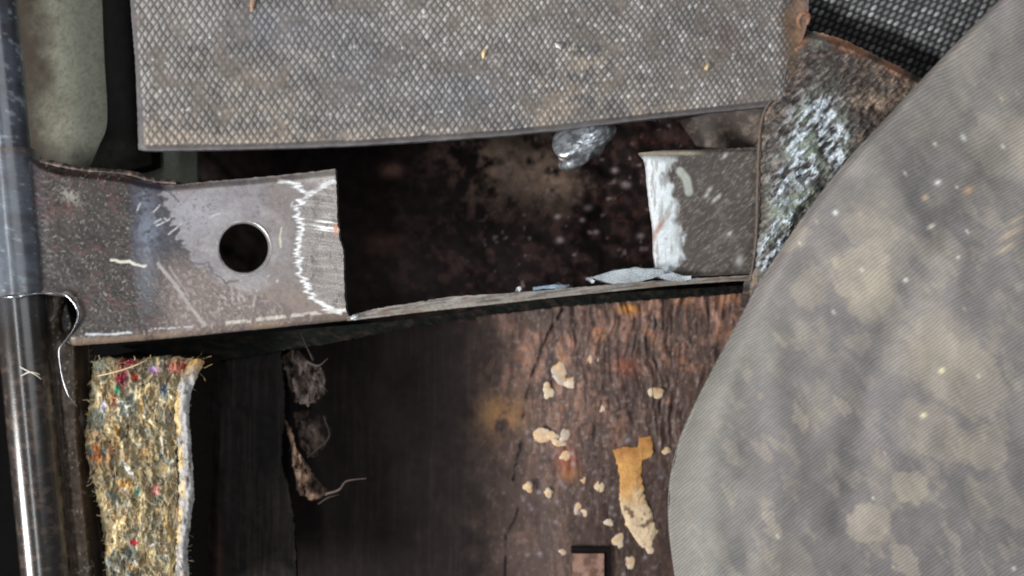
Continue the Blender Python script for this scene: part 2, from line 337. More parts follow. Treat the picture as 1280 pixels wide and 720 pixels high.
# fuzzy dark ledge just under the rail
T = crom([(150, 432), (300, 418), (520, 398), (700, 372), (940, 356)], 420); B = crom([(235, 458), (300, 446), (430, 426), (520, 408), (700, 384), (940, 366)], 420, rag=2.0, seed=2)
Lf = crom([(150, 432), (235, 458)], 16); Rt = crom([(940, 356), (940, 366)], 16); PX, PY, s, t = coons(T, B, Lf, Rt)
o = surf('frayed_edge', PX, PY, -0.026 + (fbm(PX, PY, 9, oc=3) - .5) * .0012, mixc(flat(PX, lin(20, 23, 21)), lin(40, 34, 30), ss(fbm(PX, PY, 9, 5, oc=3, seed=4), .5, .7)), rm(PX, .9), M_felt, board, thick=0.006)

# ------------------------------------------------------------------ torn cloth scrap and threads
scrap = empty('torn_cloth_scrap', 'wispy torn brown cloth scrap caught on the dark board below the round hole', 'cloth scrap')
def wisp(name, T, B, Lf, Rt, z, col, amp, seed, m=50, n=30):
    T, B, Lf, Rt = crom(T, n, rag=3, seed=seed), crom(B, n, rag=4, seed=seed + 1), crom(Lf, m, rag=3.5, seed=seed + 2), crom(Rt, m, rag=4.5, seed=seed + 3)
    PX, PY, s, t = coons(T, B, Lf, Rt)
    Z = z + (fbm(PX, PY, 16, 26, oc=4, seed=seed) - .5) * amp
    C = mixc(flat(PX, col), lin(30, 25, 23), np.clip(ss(fbm(PX, PY, 10, 20, oc=3, seed=seed + 3), .42, .62) + (1 - ss(t, 0, .45)) * .8, 0, .95))
    return surf(name, PX, PY, Z, C, rm(PX, .9), M_wisp, scrap, thick=0.0004)
wisp('upper_wisp', [(352, 446), (372, 436), (384, 452)], [(368, 502), (385, 506), (402, 498)], [(352, 446), (360, 476), (368, 502)], [(384, 452), (406, 466), (402, 498)], -.026, lin(110, 98, 92), .010, 1)
wisp('middle_wisp', [(366, 516), (390, 512), (408, 520)], [(376, 560), (390, 572), (404, 560)], [(366, 516), (372, 540), (376, 560)], [(408, 520), (412, 540), (404, 560)], -.030, lin(84, 72, 66), .010, 3)
wisp('pointed_wisp', [(355, 524), (357, 525), (359, 526)], [(370, 612), (390, 626), (412, 618)], [(355, 524), (364, 560), (370, 612)], [(359, 526), (378, 572), (412, 618)], -.024, lin(150, 124, 106), .006, 5)
for P, r, c in (([(384, 452, -.022), (398, 457, -.02), (410, 448, -.02)], [2.5, 1.5, .5], (76, 69, 65)), ([(408, 617, -.022), (424, 612, -.02), (432, 602, -.02), (445, 599, -.02), (458, 598, -.02)], [2.2, 1.6, 1.2, .6], (92, 80, 74)),
                ([(396, 468, -.022), (404, 482, -.02), (410, 490, -.022)], [2, 1, .5], (60, 53, 50)), ([(376, 416, -.02), (384, 434, -.022), (392, 450, -.024)], [.6, 1, 2], (58, 52, 50)),
                ([(405, 520, -.024), (412, 545, -.022), (396, 562, -.024), (384, 572, -.024)], [1.2, 1.6, 1], (50, 44, 41)), ([(398, 630, -.026), (410, 622, -.024), (424, 618, -.024)], [1, 1.4, .5], (66, 57, 53))):
    tube('thread', P, r, lin(*c), .9, 0, M_felt, scrap, 5, 24)

# ------------------------------------------------------------------ felt pad
felt = empty('felt_pad', 'thick multicoloured shoddy felt pad standing on end, lower left beside the black tube', 'felt pad')
T = crom([(117, 451), (135, 446), (170, 449), (205, 444), (242, 449)], 110, rag=3.0, seed=1, ragpx=5); B = crom([(136, 760), (228, 760)], 110)
Lf = crom([(117, 451), (112, 500), (107, 560), (116, 600), (127, 650), (132, 700), (136, 760)], 250, rag=2.2, seed=2, ragpx=6)
Rt = crom([(242, 449), (232, 480), (222, 510), (222, 560), (224, 600), (226, 650), (224, 700), (228, 760)], 250, rag=2.0, seed=3, ragpx=6)
PX, PY, s, t = coons(T, B, Lf, Rt)
def felt_col(x, y):
    x = x * 1.15 + (fbm(x, y, 26, oc=3, seed=6) - .5) * 44; y = y * .8 + (fbm(x, y, 22, oc=3, seed=7) - .5) * 34
    c = flat(x, lin(160, 146, 116)); N = lambda sx, sy, sd: fbm(x, y, sx, sy, oc=3, seed=sd)
    c = mixc(c, lin(112, 104, 84), ss(N(9, 24, 0), .48, .72)*.8); c = mixc(c, lin(236, 216, 170), ss(N(8, 22, 1), .54, .70) * .85)
    c = mixc(c, lin(196, 156, 98), ss(N(7, 16, 2), .60, .76) * .8); c = mixc(c, lin(104, 118, 116), ss(N(9, 20, 3), .56, .72) * .8)
    c = mixc(c, lin(78, 72, 66), ss(N(4, 6, 4), .66, .8)); c = mixc(c, lin(210, 212, 205), ss(N(6, 11, 5), .66, .78) * .8)
    return c
C = felt_col(PX, PY)
C = C * (.86 + .5 * fbm(PX, PY, 26, 40, oc=3, seed=2))[..., None]; C = mixc(C, lin(200, 122, 66), (gauss(PX, PY, 126, 568, 20, 14) + gauss(PX, PY, 118, 555, 8, 14)) * ss(fbm(PX, PY, 6, oc=3, seed=1), .4, .6) * .8)
for cx, cy, rx, ry, c in ((152, 472, 6, 14, (150, 32, 64)), (160, 452, 12, 5, (148, 48, 66)), (168, 471, 4, 3.5, (215, 60, 50)), (143, 500, 2.5, 10, (150, 62, 56)), (147, 487, 3, 5, (70, 165, 125)), (167, 678, 4, 3, (200, 42, 66)),
                          (222, 458, 10, 8, (186, 116, 98)), (192, 463, 5, 4, (190, 150, 195)), (206, 488, 4, 9, (74, 96, 118)), (130, 510, 3, 8, (205, 205, 220)), (172, 615, 3, 4, (70, 135, 120)), (195, 612, 4, 6, (216, 150, 140)), (230, 455, 3, 6, (170, 50, 50))):
    C = mixc(C, lin(*c), gauss(PX + (fbm(PX, PY, 5, seed=2) - .5) * 8, PY, cx, cy, rx, ry) * 1.5)
e = np.sqrt(np.clip(np.minimum(np.minimum(s, 1 - s) * 7, t * 22), 0, 1))
Z = -0.012 + 0.0035 * e + (fbm(PX, PY, 9, 15, oc=4, seed=3, gain=.7) - .5) * .0065
surf('felt_body', PX, PY, Z, C, rm(PX, .95), M_felt, felt, thick=0.032, edgecol=lin(44, 38, 30))  # side walls coloured dark, shade put into the edge colour
# pale backing skin on the right edge
T = crom([(236, 452), (246, 448), (252, 452)], 14); B = crom([(222, 760), (236, 760)], 14)
Lf = crom([(236, 452), (224, 478), (218, 505), (222, 560), (224, 620), (220, 680), (222, 760)], 240, rag=2, seed=4)
Rt = crom([(256, 452), (243, 480), (237, 510), (239, 560), (243, 612), (239, 650), (235, 690), (240, 760)], 240, rag=1.6, seed=5)
PX, PY, s, t = coons(T, B, Lf, Rt)
C = mixc(flat(PX, lin(176, 174, 174)), lin(222, 194, 142), (1 - ss(s, .15, .55)) * ss(fbm(PX, PY, 12, 20, seed=2), .35, .55)); C = mixc(C, lin(160, 130, 84), (1 - ss(t, .0, .12)))
C = mixc(C, lin(96, 80, 62), ss(fbm(PX, PY, 5, 9, oc=3, seed=5), .6, .75) * .8)
surf('backing_skin', PX, PY, -0.0095 + 0.0018 * np.sin(s * math.pi) + (fbm(PX, PY, 7, 18, oc=3, seed=1) - .5) * .002, C, rm(PX, .9), M_felt, felt, thick=0.032, edgecol=lin(40, 36, 32))  # dark edge colour stands for the shaded side here too
# loose fibres of the felt, one mass
def fibres(name, seeds, parent, mat, length, rad, kind='stuff', sides=3, segs=5):
    V = []; F = []; C = []; rnd = random.Random(5)
    for (x, y, z, col, ang, L) in seeds:
        pts = []; a = ang; X, Y, Zz = x, y, z; st = L / segs
        for k in range(segs + 1):
            pts.append((X, Y, Zz)); a += rnd.uniform(-.55, .55); X += math.cos(a) * st; Y += math.sin(a) * st; Zz += rnd.uniform(-.0006, .0007)
        o = len(V)
        for k, p in enumerate(pts):
            wx_, wy_, wz_ = W(*p); r = rad * S * (1 - .6 * k / segs) * rnd.uniform(.8, 1.2)
            nx, ny = -math.sin(a), math.cos(a)
            for q in range(sides):
                th = q * 2 * math.pi / sides; V.append((wx_ + nx * r * math.cos(th), wy_ + ny * r * math.cos(th), wz_ + r * math.sin(th))); C.append(col)
        for k in range(segs):
            for q in range(sides):
                F.append((o + k * sides + q, o + k * sides + (q + 1) % sides, o + (k + 1) * sides + (q + 1) % sides, o + (k + 1) * sides + q))
    C = np.array(C); ob = link(name, mesh_from(name, V, F, C, rm(np.zeros(len(V)), .95)), mat, parent); ob['kind'] = kind; return ob
pal = [(206, 182, 126), (230, 214, 176), (176, 156, 116), (206, 158, 98), (112, 120, 110), (88, 76, 62), (216, 216, 210), (96, 118, 124), (168, 58, 66), (178, 160, 118), (130, 112, 80), (222, 190, 128)]
seeds = []
lx = lambda y: np.interp(y, [451, 500, 560, 600, 650, 700, 760], [117, 112, 107, 116, 127, 132, 136]); rx_ = lambda y: np.interp(y, [449, 480, 510, 560, 600, 650, 760], [242, 234, 226, 228, 230, 230, 230])
for i in range(650):
    y = random.uniform(449, 745); x = random.uniform(lx(y), rx_(y)); seeds.append((x, y, -.0078 + random.uniform(-.0015, .0012), .65 * felt_col(np.array([x]), np.array([y]))[0] + .35 * lin(*random.choice(pal)), random.gauss(math.pi / 2, .55), random.uniform(6, 18)))
for i in range(170):
    k = random.random(); c = lin(*random.choice(pal[:3] + pal[9:]))
    if k < .4: y = random.uniform(450, 745); seeds.append((float(lx(y)) + 2, y, -.011, c, math.pi + random.gauss(0, .8), random.uniform(3, 8)))
    elif k < .75: x = random.uniform(117, 250); seeds.append((x, 451, -.010, c, -math.pi / 2 + random.gauss(0, 1.3), random.uniform(3, 8)))
    else: y = random.uniform(450, 745); seeds.append((float(rx_(y)) + 6, y, -.011, c, random.gauss(0, .8), random.uniform(3, 8)))
for i in range(9): seeds.append((240 + i * .4, 450 + i % 4 * 4, -.010, lin(196, 160, 110), random.uniform(-.6, .3), random.uniform(10, 26)))
fibres('loose_fibres', seeds, felt, M_felt, 12, 0.85)
tube('long_strand', [(122, 470, -.004), (140, 466, -.003), (160, 460, -.003), (180, 452, -.004), (186, 447, -.006)], [.8, 1, .8], lin(222, 196, 158), .9, 0, M_felt, felt, 5, 24)

# ------------------------------------------------------------------ steel frame: tube, sleeve, plate, rail, stub
frame = empty('steel_frame', 'black painted steel tube frame at left carrying the cut grey rail with a round hole', 'steel frame')
cx = lambda y: -9 + 0.0958 * y
def tube_col(x, y, a):
    c = flat(x, lin(42, 37, 35)); n = fbm(a * 12, y, 14, 20, oc=4, seed=2); n2 = fbm(a * 20, y, 6, 8, oc=3, seed=4)
    c = mixc(c, lin(88, 93, 104), (1 - ss(y, 330, 420)) * (.5 + .5 * ss(n, .3, .7)))  # reflected light on the black paint, painted blue-grey on the upper tube
    c = mixc(c, lin(150, 158, 170), (1 - ss(y, 180, 380)) * ss(n2, .62, .74) * .8)
    c = mixc(c, lin(92, 76, 66), ss(y, 400, 480) * ss(n2, .5, .7) * .6)
    return c
zs = 0.0005
P = [(cx(y), y, zs - .006) for y in (-80, 0, 190, 370, 550, 780)]
tube('tube', P, [29, 29.5, 30, 31, 31, 31], (0, 0, 0), .22, 0.0, M_black, frame, 64, 520, colf=tube_col)
def sleeve_col(x, y, a):
    c = flat(x, lin(98, 104, 114)); n = fbm(a * 20, y, 16, 18, oc=4, seed=5); n2 = fbm(a * 30, y, 5, 6, oc=3, seed=1)  # blue-grey base paints a sheen onto the black sleeve
    c = mixc(c, lin(70, 68, 72), ss(n, .45, .75) * .7); c = mixc(c, lin(165, 172, 182), ss(n2, .68, .82) * .7)
    c = mixc(c, lin(96, 70, 58), (1 - ss(y, 188, 202)) * .8)
    return c
P = [(cx(y) - 1, y, zs - .006) for y in (189, 250, 310, 369)]
P = [(p[0] + 1, p[1], -.0042) for p in P]
tube('sleeve', P, [33, 34, 34, 35], (0, 0, 0), .32, 0.1, M_black, frame, 64, 180, colf=sleeve_col)
silver = lin(226, 230, 236)
tube('sleeve_lip', [(-8, 369, .001), (10, 371, .0034), (26, 370, .0036), (44, 367, .0028), (62, 366.5, .0018), (78, 367, .0014), (89, 374, .0012), (97, 386, .001), (98, 398, .001), (92, 412, .0006), (82, 426, 0), (75, 436, -.0005), (75, 452, -.001), (79, 474, -.0015), (86, 494, -.002), (96, 508, -.003)],
     [1.2, 1.6, 2.6, 1.1, 1.0, 1.1, 1.7, 1.9, 1.7, 1.1, 1.5, 1.0, .9, 1.2, .9, .4], lin(150, 152, 158), .16, .8, M_black, frame, 8, 180)
# glued-down paint nick on the tube
for P in ([(18, 454, .0016), (30, 461, .0022), (44, 468, .0024), (52, 474, .0022)], [(26, 470, .002), (38, 465, .0024), (50, 468, .0024)]):
    tube('scratch', P, [.4, 1, .8, .3], lin(214, 206, 190), .5, 0, M_black, frame, 5, 20)
# web plate between tube and felt
T = crom([(30, 366), (98, 368)], 60); B = crom([(62, 760), (136, 760)], 60); Lf = crom([(30, 366), (62, 760)], 220); Rt = crom([(98, 368), (108, 400), (112, 440), (112, 520), (118, 600), (136, 760)], 220)
PX, PY, s, t = coons(T, B, Lf, Rt); n = fbm(PX, PY, 8, oc=4, seed=3)
hol = np.clip(gauss(PX, PY, 86, 394, 9, 24, 8) * 2.2, 0, 1)  # hollow, also darkened in the colour to deepen its shade
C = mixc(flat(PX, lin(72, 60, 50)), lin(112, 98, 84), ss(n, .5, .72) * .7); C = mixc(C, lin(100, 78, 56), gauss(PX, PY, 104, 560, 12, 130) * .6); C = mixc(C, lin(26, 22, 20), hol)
C = mixc(C, lin(160, 150, 140), ss(fbm(PX, PY, 3, oc=2, seed=6), .74, .82))
surf('web_plate', PX, PY, -.0075 - .012 * ss(s, .72, 1) - hol * .004 + (n - .5) * .0008 - .002 * ss(s, .3, .5), C, rm(PX, .55), M_steel, frame, thick=.002)

# --- the plate with the round hole
topc = [(36, 192), (52, 204), (78, 212), (110, 215), (150, 219), (186, 228), (215, 231), (260, 227), (320, 222), (380, 216), (419, 211)]
botc = [(84, 428), (94, 432), (108, 431), (200, 424), (300, 414), (380, 406), (438, 400)]
rgt = [(419, 211), (421, 240), (421, 268), (422, 282), (425, 287), (423, 294), (426, 303), (429, 312), (430, 350), (431, 375), (433, 389), (438, 400)]
T = crom(topc, 340, rag=.8, seed=1); B = crom(botc, 340, rag=.5, seed=2); Lf = crom([(36, 192), (36, 300), (38, 362), (84, 367), (95, 377), (98, 390), (97, 402), (90, 417), (84, 428)], 190, smooth=False); Rt = crom(rgt, 190, rag=.9, seed=4, smooth=False)
PX, PY, s, t = coons(T, B, Lf, Rt)
n3 = fbm(PX, PY, 3, oc=3, seed=1); n6 = fbm(PX, PY, 7, oc=3, seed=2); n20 = fbm(PX, PY, 24, oc=4, seed=3); n60 = fbm(PX, PY, 60, oc=3, seed=5)
jag = (fbm(PX * 0, PY + PX * .4, 7, oc=2, seed=4) - .5) * 26 * (1 - .6 * ss(PY, 290, 320)) + (fbm(PX, PY, 4, oc=2, seed=6) - .5) * 8
bl = np.interp(PY, [225, 250, 280, 300, 330, 355, 380, 430], [196, 205, 214, 222, 246, 282, 352, 470]) + jag
clean = ss(PX - bl, -2, 3)
n2f = fbm(PX, PY, 2.2, oc=2, seed=7)
C = flat(PX, lin(38, 31, 29))
C = mixc(C, lin(66, 58, 52), ss(n6, .45, .7) * .5); C = mixc(C, lin(136, 130, 120), ss(n2f, .64, .85) * .75); C = mixc(C, lin(30, 26, 25), ss(n2f, .36, .2) * .5); C = mixc(C, lin(84, 42, 40), ss(n20, .52, .66) * ss(n6, .45, .6) * .7); C = mixc(C, lin(50, 44, 42), ss(n6, .55, .7) * .7)
C = mixc(C, lin(178, 174, 164), gauss(PX, PY, 88, 245, 16, 10, 30) * .5 * ss(n3, .4, .6))
# dark blue painted band left of the bare steel
band = ss(PX, 160, 166) * (1 - clean) * (1 - ss(PY, 300, 372))
C = mixc(C, lin(50, 50, 60), band * .9); C = mixc(C, lin(104, 112, 128), band * (gauss(PX, PY, 185, 290, 14, 30) + gauss(PX, PY, 180, 245, 10, 14) * .6) * ss(n6, .35, .6))
C = mixc(C, lin(112, 116, 128), gauss(PX, PY, 183, 340, 12, 46) * .55 * ss(PX, 163, 170))
# lower pitted strip, brown
low = ss(PX, 180, 230) * (1 - clean); C = mixc(C, lin(118, 106, 102), low * ss(PY, 300, 350) * .85); C = mixc(C, lin(150, 138, 134), low * ss(n3, .55, .7) * ss(PY, 300, 350) * .7)
# bare grey steel
st = flat(PX, lin(128, 124, 127)); st = mixc(st, lin(118, 112, 114), ss(n20, .45, .62) * .7); st = mixc(st, lin(172, 172, 182), gauss(PX, PY, 240, 268, 50, 26, -25) * .4)
st = mixc(st, lin(122, 112, 106), ss(PX, 320, 345) * .5); st = mixc(st, lin(92, 86, 84), ss(n3, .62, .78) * .6); st = mixc(st, lin(126, 112, 104), ss(PY, 335, 375) * .8)
C = C * (1 - clean[..., None]) + st * clean[..., None]
rr = np.hypot(PX - 305, PY - 310)
C = mixc(C, lin(158, 156, 158), (1 - ss(np.abs(rr - 46), 6, 16)) * .45 * ss(n20, .3, .6))
ck = 1 - ss(np.abs(segd(PX + (n6 - .5) * 8, PY + (n20 - .5) * 12, [(228, 318), (246, 328), (262, 326), (268, 340), (284, 352), (298, 350)])), .4, 1.8)
C = mixc(C, lin(84, 80, 84), ck * .7)
# faint worn stamping
stp = np.zeros(PX.shape)
for a_, b_ in (((273, 369), (273, 388)), ((273, 369), (281, 373)), ((281, 373), (281, 384)), ((273, 388), (281, 384)), ((290, 367), (290, 386)), ((298, 366), (298, 386)), ((298, 366), (306, 376)), ((312, 365), (312, 384)), ((320, 364), (316, 383))):
    stp = np.maximum(stp, 1 - ss(segd(PX, PY, [a_, b_]), .8, 2.6))
stp *= ss(n6, .36, .52)
C = mixc(C, lin(168, 158, 156), stp * .55)
# ground end, brushed along x, with the ragged bright paint line
wl = [(350, 226), (362, 228), (374, 233), (385, 243), (374, 256), (370, 270), (378, 280), (374, 300), (373, 320), (375, 340), (383, 360), (394, 373), (408, 384), (428, 391)]
wlx = np.interp(PY, [211, 226, 233, 243, 256, 270, 280, 300, 320, 340, 360, 373, 384, 391, 400], [440, 400, 392, 385, 374, 370, 378, 374, 373, 375, 383, 394, 408, 428, 440])
grd = ss(PX - wlx, -2, 4)
brush = fbm(PX + PY * .25, PY - PX * .12, 34, 1.8, oc=3, seed=6)
g = mixc(flat(PX, lin(122, 116, 112)), lin(142, 137, 133), ss(brush, .5, .75)); g = mixc(g, lin(106, 101, 98), ss(brush, .5, .3) * .4)
g = mixc(g, lin(232, 230, 226), (gauss(PX, PY, 408, 283, 14, 9) * ss(brush, .42, .55)) * 1.2)
C = C * (1 - grd[..., None]) + g * grd[..., None]
spk = (fbm(PX * .15, PY, 5, 2.6, oc=2, seed=7) - .5) * 16
wd = segd(PX + spk, PY + (n6 - .5) * 3, wl); wd2 = segd(PX + spk * .5, PY, [(385, 243), (398, 238), (408, 230), (419, 226)])
white = np.maximum(1 - ss(wd, 1.0, 4.2), (1 - ss(wd2, .8, 4)) * .6) * (.45 + .55 * ss(brush, .40, .55))
C = mixc(C, lin(236, 238, 240), white)
C = mixc(C, lin(190, 186, 182), gauss(PX, PY, 402, 220, 30, 7, -8) * .6)
C = mixc(C, lin(190, 120, 84), gauss(PX, PY, 420, 286, 3, 6) * .9)
# single scratches, and broken bright lines along the lower bend
def scr(C, pts, wdt, col, k=1):
    return mixc(C, lin(*col), (1 - ss(segd(PX, PY + (n6 - .5) * 3, pts), wdt * .4, wdt)) * k)
C = scr(C, [(139, 325), (150, 327), (162, 327), (170, 331), (182, 333)], 2.3, (222, 216, 204), .85); C = scr(C, [(352, 284), (350, 296), (351, 309)], 1.5, (206, 194, 168), .8)
C = scr(C, [(198, 330), (216, 352), (234, 378), (256, 406)], 3.2, (168, 162, 160), .7); C = scr(C, [(212, 334), (224, 352), (236, 370)], 2.0, (160, 154, 152), .6)
for p in ([(262, 272), (275, 267)], [(188, 268), (200, 257)], [(193, 279), (204, 272), (208, 274)], [(196, 282), (212, 274)], [(171, 264), (176, 254)], [(366, 253), (364, 258)], [(211, 293), (226, 280)], [(335, 345), (337, 343)], [(346, 352), (348, 350)]):
    C = scr(C, p, 1.6, (190, 188, 192), .7 * ss(n3, .3, .5))
C = scr(C, [(198, 234), (212, 240), (224, 252)], 1.3, (60, 58, 64), .8)
C = scr(C, [(186, 412), (240, 408)], 1.4, (205, 208, 215), .6 * ss(n3, .3, .5)); C = scr(C, [(108, 418), (138, 418), (164, 416)], 2.0, (205, 209, 216), .7)
C = scr(C, [(284, 404), (330, 399), (390, 392), (434, 388)], 3.0, (215, 209, 198), .6 * ss(n6, .3, .55))
dt = (PY - np.interp(PX, [p[0] for p in topc], [p[1] for p in topc])); db = np.interp(PX, [p[0] for p in botc], [p[1] for p in botc]) - PY
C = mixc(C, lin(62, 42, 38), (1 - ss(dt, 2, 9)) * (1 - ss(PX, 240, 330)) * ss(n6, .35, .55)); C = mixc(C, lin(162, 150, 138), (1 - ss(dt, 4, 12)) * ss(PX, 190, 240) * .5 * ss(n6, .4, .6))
C = mixc(C, lin(150, 132, 116), (1 - ss(db, 5, 12)) * .6 * ss(n60, .3, .55))
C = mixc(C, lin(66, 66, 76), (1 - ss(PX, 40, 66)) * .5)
Z = (n3 - .5) * .00022 * (1 - grd) * (1 - .7 * clean) + (n20 - .5) * .0006 - stp * .0001 - ck * .0001 + clean * .00006
Z += -.0035 * (1 - np.sqrt(np.clip(1 - (1 - np.clip(db / 13, 0, 1)) ** 2, 0, 1))) - .0018 * (1 - ss(dt, 0, 9)) - .0012 * (1 - ss(PX, 36, 70))
Z += grd * (brush - .5) * .00007
R = rm(PX, .5 - .12 * grd - .1 * clean + (1 - ss(db, 6, 16)) * -.12, 0); R[..., 1] = clean * .25 + grd * .2
R[..., 0] = np.where(white > .4, .35, R[..., 0])
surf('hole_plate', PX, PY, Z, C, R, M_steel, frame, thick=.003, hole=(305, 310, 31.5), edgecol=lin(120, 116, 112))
# rim of the hole
a = np.linspace(0, 2 * math.pi, 96)[None]; prof = [(34.6, .00012), (33.2, .0001), (31.6, -.0004), (30.6, -.0012), (30.2, -.0028), (31.4, -.0031)]
PXr = 305 + np.array([p[0] for p in prof])[:, None] * np.cos(a); PYr = 310 + np.array([p[0] for p in prof])[:, None] * np.sin(a); Zr = np.array([p[1] for p in prof])[:, None] + 0 * a + .0001
surf('hole_rim', PXr[::-1], PYr[::-1], Zr[::-1], mixc(flat(PXr, lin(190, 188, 190)), lin(120, 112, 108), fbm(PXr, PYr, 8, seed=3)), rm(PXr, .3, .4), M_steel, frame)
# rolled top lip left of the mat's corner
T = crom([(50, 196), (100, 208), (160, 213), (190, 222), (220, 226)], 120, rag=1); B = crom([(50, 206), (100, 216), (160, 222), (190, 230), (220, 232)], 120)
Lf = crom([(50, 196), (50, 206)], 8); Rt = crom([(220, 226), (220, 232)], 8); PX, PY, s, t = coons(T, B, Lf, Rt)
surf('top_lip', PX, PY, -.003 + .001 * np.sin(t * math.pi), mixc(flat(PX, lin(58, 48, 44)), lin(126, 108, 98), ss(fbm(PX, PY, 6, oc=3), .5, .7)), rm(PX, .6), M_steel, frame, thick=.006)

# --- rail edge running across to the stub
T = crom([(434, 396), (470, 386), (520, 378), (565, 371), (640, 366), (700, 361), (760, 356), (850, 349), (943, 344)], 460, rag=.8, seed=3, ragpx=5)
B = crom([(434, 401), (470, 397), (520, 391), (565, 386), (640, 378), (700, 371), (760, 365), (850, 356), (943, 350)], 460, rag=.3)
Lf = crom([(434, 396), (434, 401)], 12); Rt = crom([(943, 344), (943, 350)], 12); PX, PY, s, t = coons(T, B, Lf, Rt)
br = fbm(PX + 0, PY + PX * .14, 30, 1.6, oc=3, seed=2)
C = mixc(flat(PX, lin(150, 144, 138)), lin(104, 98, 94), ss(br, .48, .66)); C = mixc(C, lin(176, 172, 160), (1 - ss(np.abs(t - .85), .05, .2)) * .6); C = mixc(C, lin(120, 96, 80), ss(fbm(PX, PY, 30, 6, seed=4), .6, .7) * .6)
surf('rail_edge', PX, PY, -.001 - .0010 * t ** 2 + (br - .5) * .0003, C, rm(PX, .4, .3), M_steel, frame, thick=.0022, edgecol=lin(110, 104, 98))
# flange going down behind the edge
T = crom([(100, 430), (300, 413), (438, 399.5), (520, 388), (640, 375), (800, 358), (943, 347)], 120); U, Vv = np.meshgrid(np.arange(120), np.arange(12)); PX0 = T[:, 0][None] + 0 * Vv; PY0 = T[:, 1][None] + 0 * Vv
Zf = -.0035 - Vv / 11 * .014; k = (D + .0035) / (D - Zf)   # same world place at every depth
surf('flange', 640 + (PX0 - 640) * k, 360 + (PY0 - 2 - 360) * k, Zf, flat(PX0, lin(70, 60, 54)), rm(PX0, .6, .1), M_steel, frame, thick=0)
# nick of bright metal at the cut corner
lump('bright_nick', 443, 397, .0002, 5, 3, .0008, lin(220, 225, 230), M_steel, frame, .3, .5, deg=-20, amp=.5)
# --- stub plate at right
T = crom([(799, 191), (830, 188), (880, 187), (948, 184)], 120, rag=.5); B = crom([(821, 346), (880, 345), (943, 342)], 120)
Lf = crom([(799, 191), (806, 199), (809, 215), (811, 240), (814, 262), (817, 290), (818, 320), (821, 346)], 130, rag=.8, seed=5); Rt = crom([(948, 184), (947, 260), (943, 342)], 130)
PX, PY, s, t = coons(T, B, Lf, Rt)
dx, dy = rotc(PX, PY, -42); strk = fbm(dx, dy, 9, 2.2, oc=3, seed=2); n6 = fbm(PX, PY, 7, oc=3, seed=2); n20 = fbm(PX, PY, 20, oc=3, seed=3)
C = mixc(flat(PX, lin(76, 68, 63)), lin(108, 100, 94), ss(strk, .45, .8)*.8); C = mixc(C, lin(76, 70, 66), ss(strk, .5, .25) * .6)
we = np.interp(PY, [188, 205, 225, 250, 290, 320, 335, 350], [852, 842, 838, 842, 850, 852, 846, 836]) + (n20 - .5) * 14 + (fbm(PX, PY, 5, 9, oc=3, seed=6) - .5) * 16
wm = (1 - ss(PX - we, -7, 4)) * ss(PY, 192, 204)
fine = fbm(dx, dy, 5, 1.6, oc=2, seed=5); C = C * (.72 + .56 * fine)[..., None] * (.8 + .4 * n20)[..., None]; C = mixc(C, lin(150, 144, 138), ss(fine, .66, .85) * .5)
C = mixc(C, lin(214, 222, 226), wm * ss(n20 + .25 * (1 - ss(PX, 815, 835)), .30, .5)); C = mixc(C, lin(244, 247, 250), (1 - ss(PX + (n6 - .5) * 20, 814, 832)) * wm * .8); C = mixc(C, lin(150, 148, 146), wm * ss(fbm(PX, PY, 3.5, 22, oc=3, seed=4), .54, .7) * .7)
C = mixc(C, lin(160, 120, 92), gauss(PX, PY, 824, 284, 4, 14, 30) * .9 + gauss(PX, PY, 818, 300, 3, 8) * .4); C = mixc(C, lin(140, 134, 128), gauss(PX, PY, 846, 290, 6, 30) * .3)
C = mixc(C, lin(176, 182, 172), (1 - ss(segd(PX, PY, [(850, 214), (858, 224), (861, 240)]), 3, 7)) * .85); C = mixc(C, lin(160, 150, 130), (1 - ss(np.abs(PY - 191), 1, 4)) * (1 - ss(PX, 860, 885)) * .8)
for cx_, cy_ in ((887, 237), (893, 250), (898, 246), (906, 195), (924, 325), (912, 292), (883, 244)): C = mixc(C, lin(190, 188, 184), gauss(PX, PY, cx_, cy_, 2, 4, 40) * .9)
C = mixc(C, lin(160, 160, 156), gauss(PX, PY, 924, 326, 5, 8) * .7)
C = mixc(C, lin(60, 54, 50), ss(PY, 336, 345) * (1 - wm) * .6)
surf('stub_plate', PX, PY, (strk - .5) * .00022 + wm * .00025 + (n20 - .5) * .0004 - .001 * ss(PY, 338, 346) - .0008 * (1 - ss(PY, 185, 191)), C, rm(PX, .5 - .1 * wm, 0) + rm(PX, 0, .15) * 1, M_steel, frame, thick=.003)

# ------------------------------------------------------------------ shavings lying on the rail edge
def shaving(x, y, L, deg, wdt, col, label, seed, curl=.0015):
    n = 30; a = math.radians(deg); u = np.linspace(0, 1, n)[None]; v = np.linspace(-1, 1, 8)[:, None]
    wv = wdt * (0.35 + .65 * np.sin(u * math.pi) ** .7) * (1 + .5 * (vn(u * 9, u * 0, seed) - .5))
    px = x + (u - .5) * L * math.cos(a) - v * wv * math.sin(a); py = y + (u - .5) * L * math.sin(a) + v * wv * math.cos(a) + (vn(u * 5 + v * 0, v * .4, seed) - .5) * wdt * 1.3
    z = .0008 + curl * (v ** 2) + (vn(u * 7, v * 1.5, seed + 1) - .5) * .0016
    o = surf('metal_shaving', px, py, z, mixc(flat(px, lin(*col)), lin(150, 152, 152), ss(vn(px / 14, py / 3, seed), .4, .8)), rm(px, .28, .5), M_steel, thick=.0002)
    return tag(o, label, 'metal shaving', 'bright burrs and shavings on the cut rail edge')
shaving(648, 362, 8, -30, 2.6, (240, 242, 245), 'tiny bright white burr, leftmost of the shavings on the rail edge', 1)
shaving(689, 358.5, 46, -5, 3.4, (150, 170, 190), 'bluish flat metal shaving midway along the rail edge', 2)
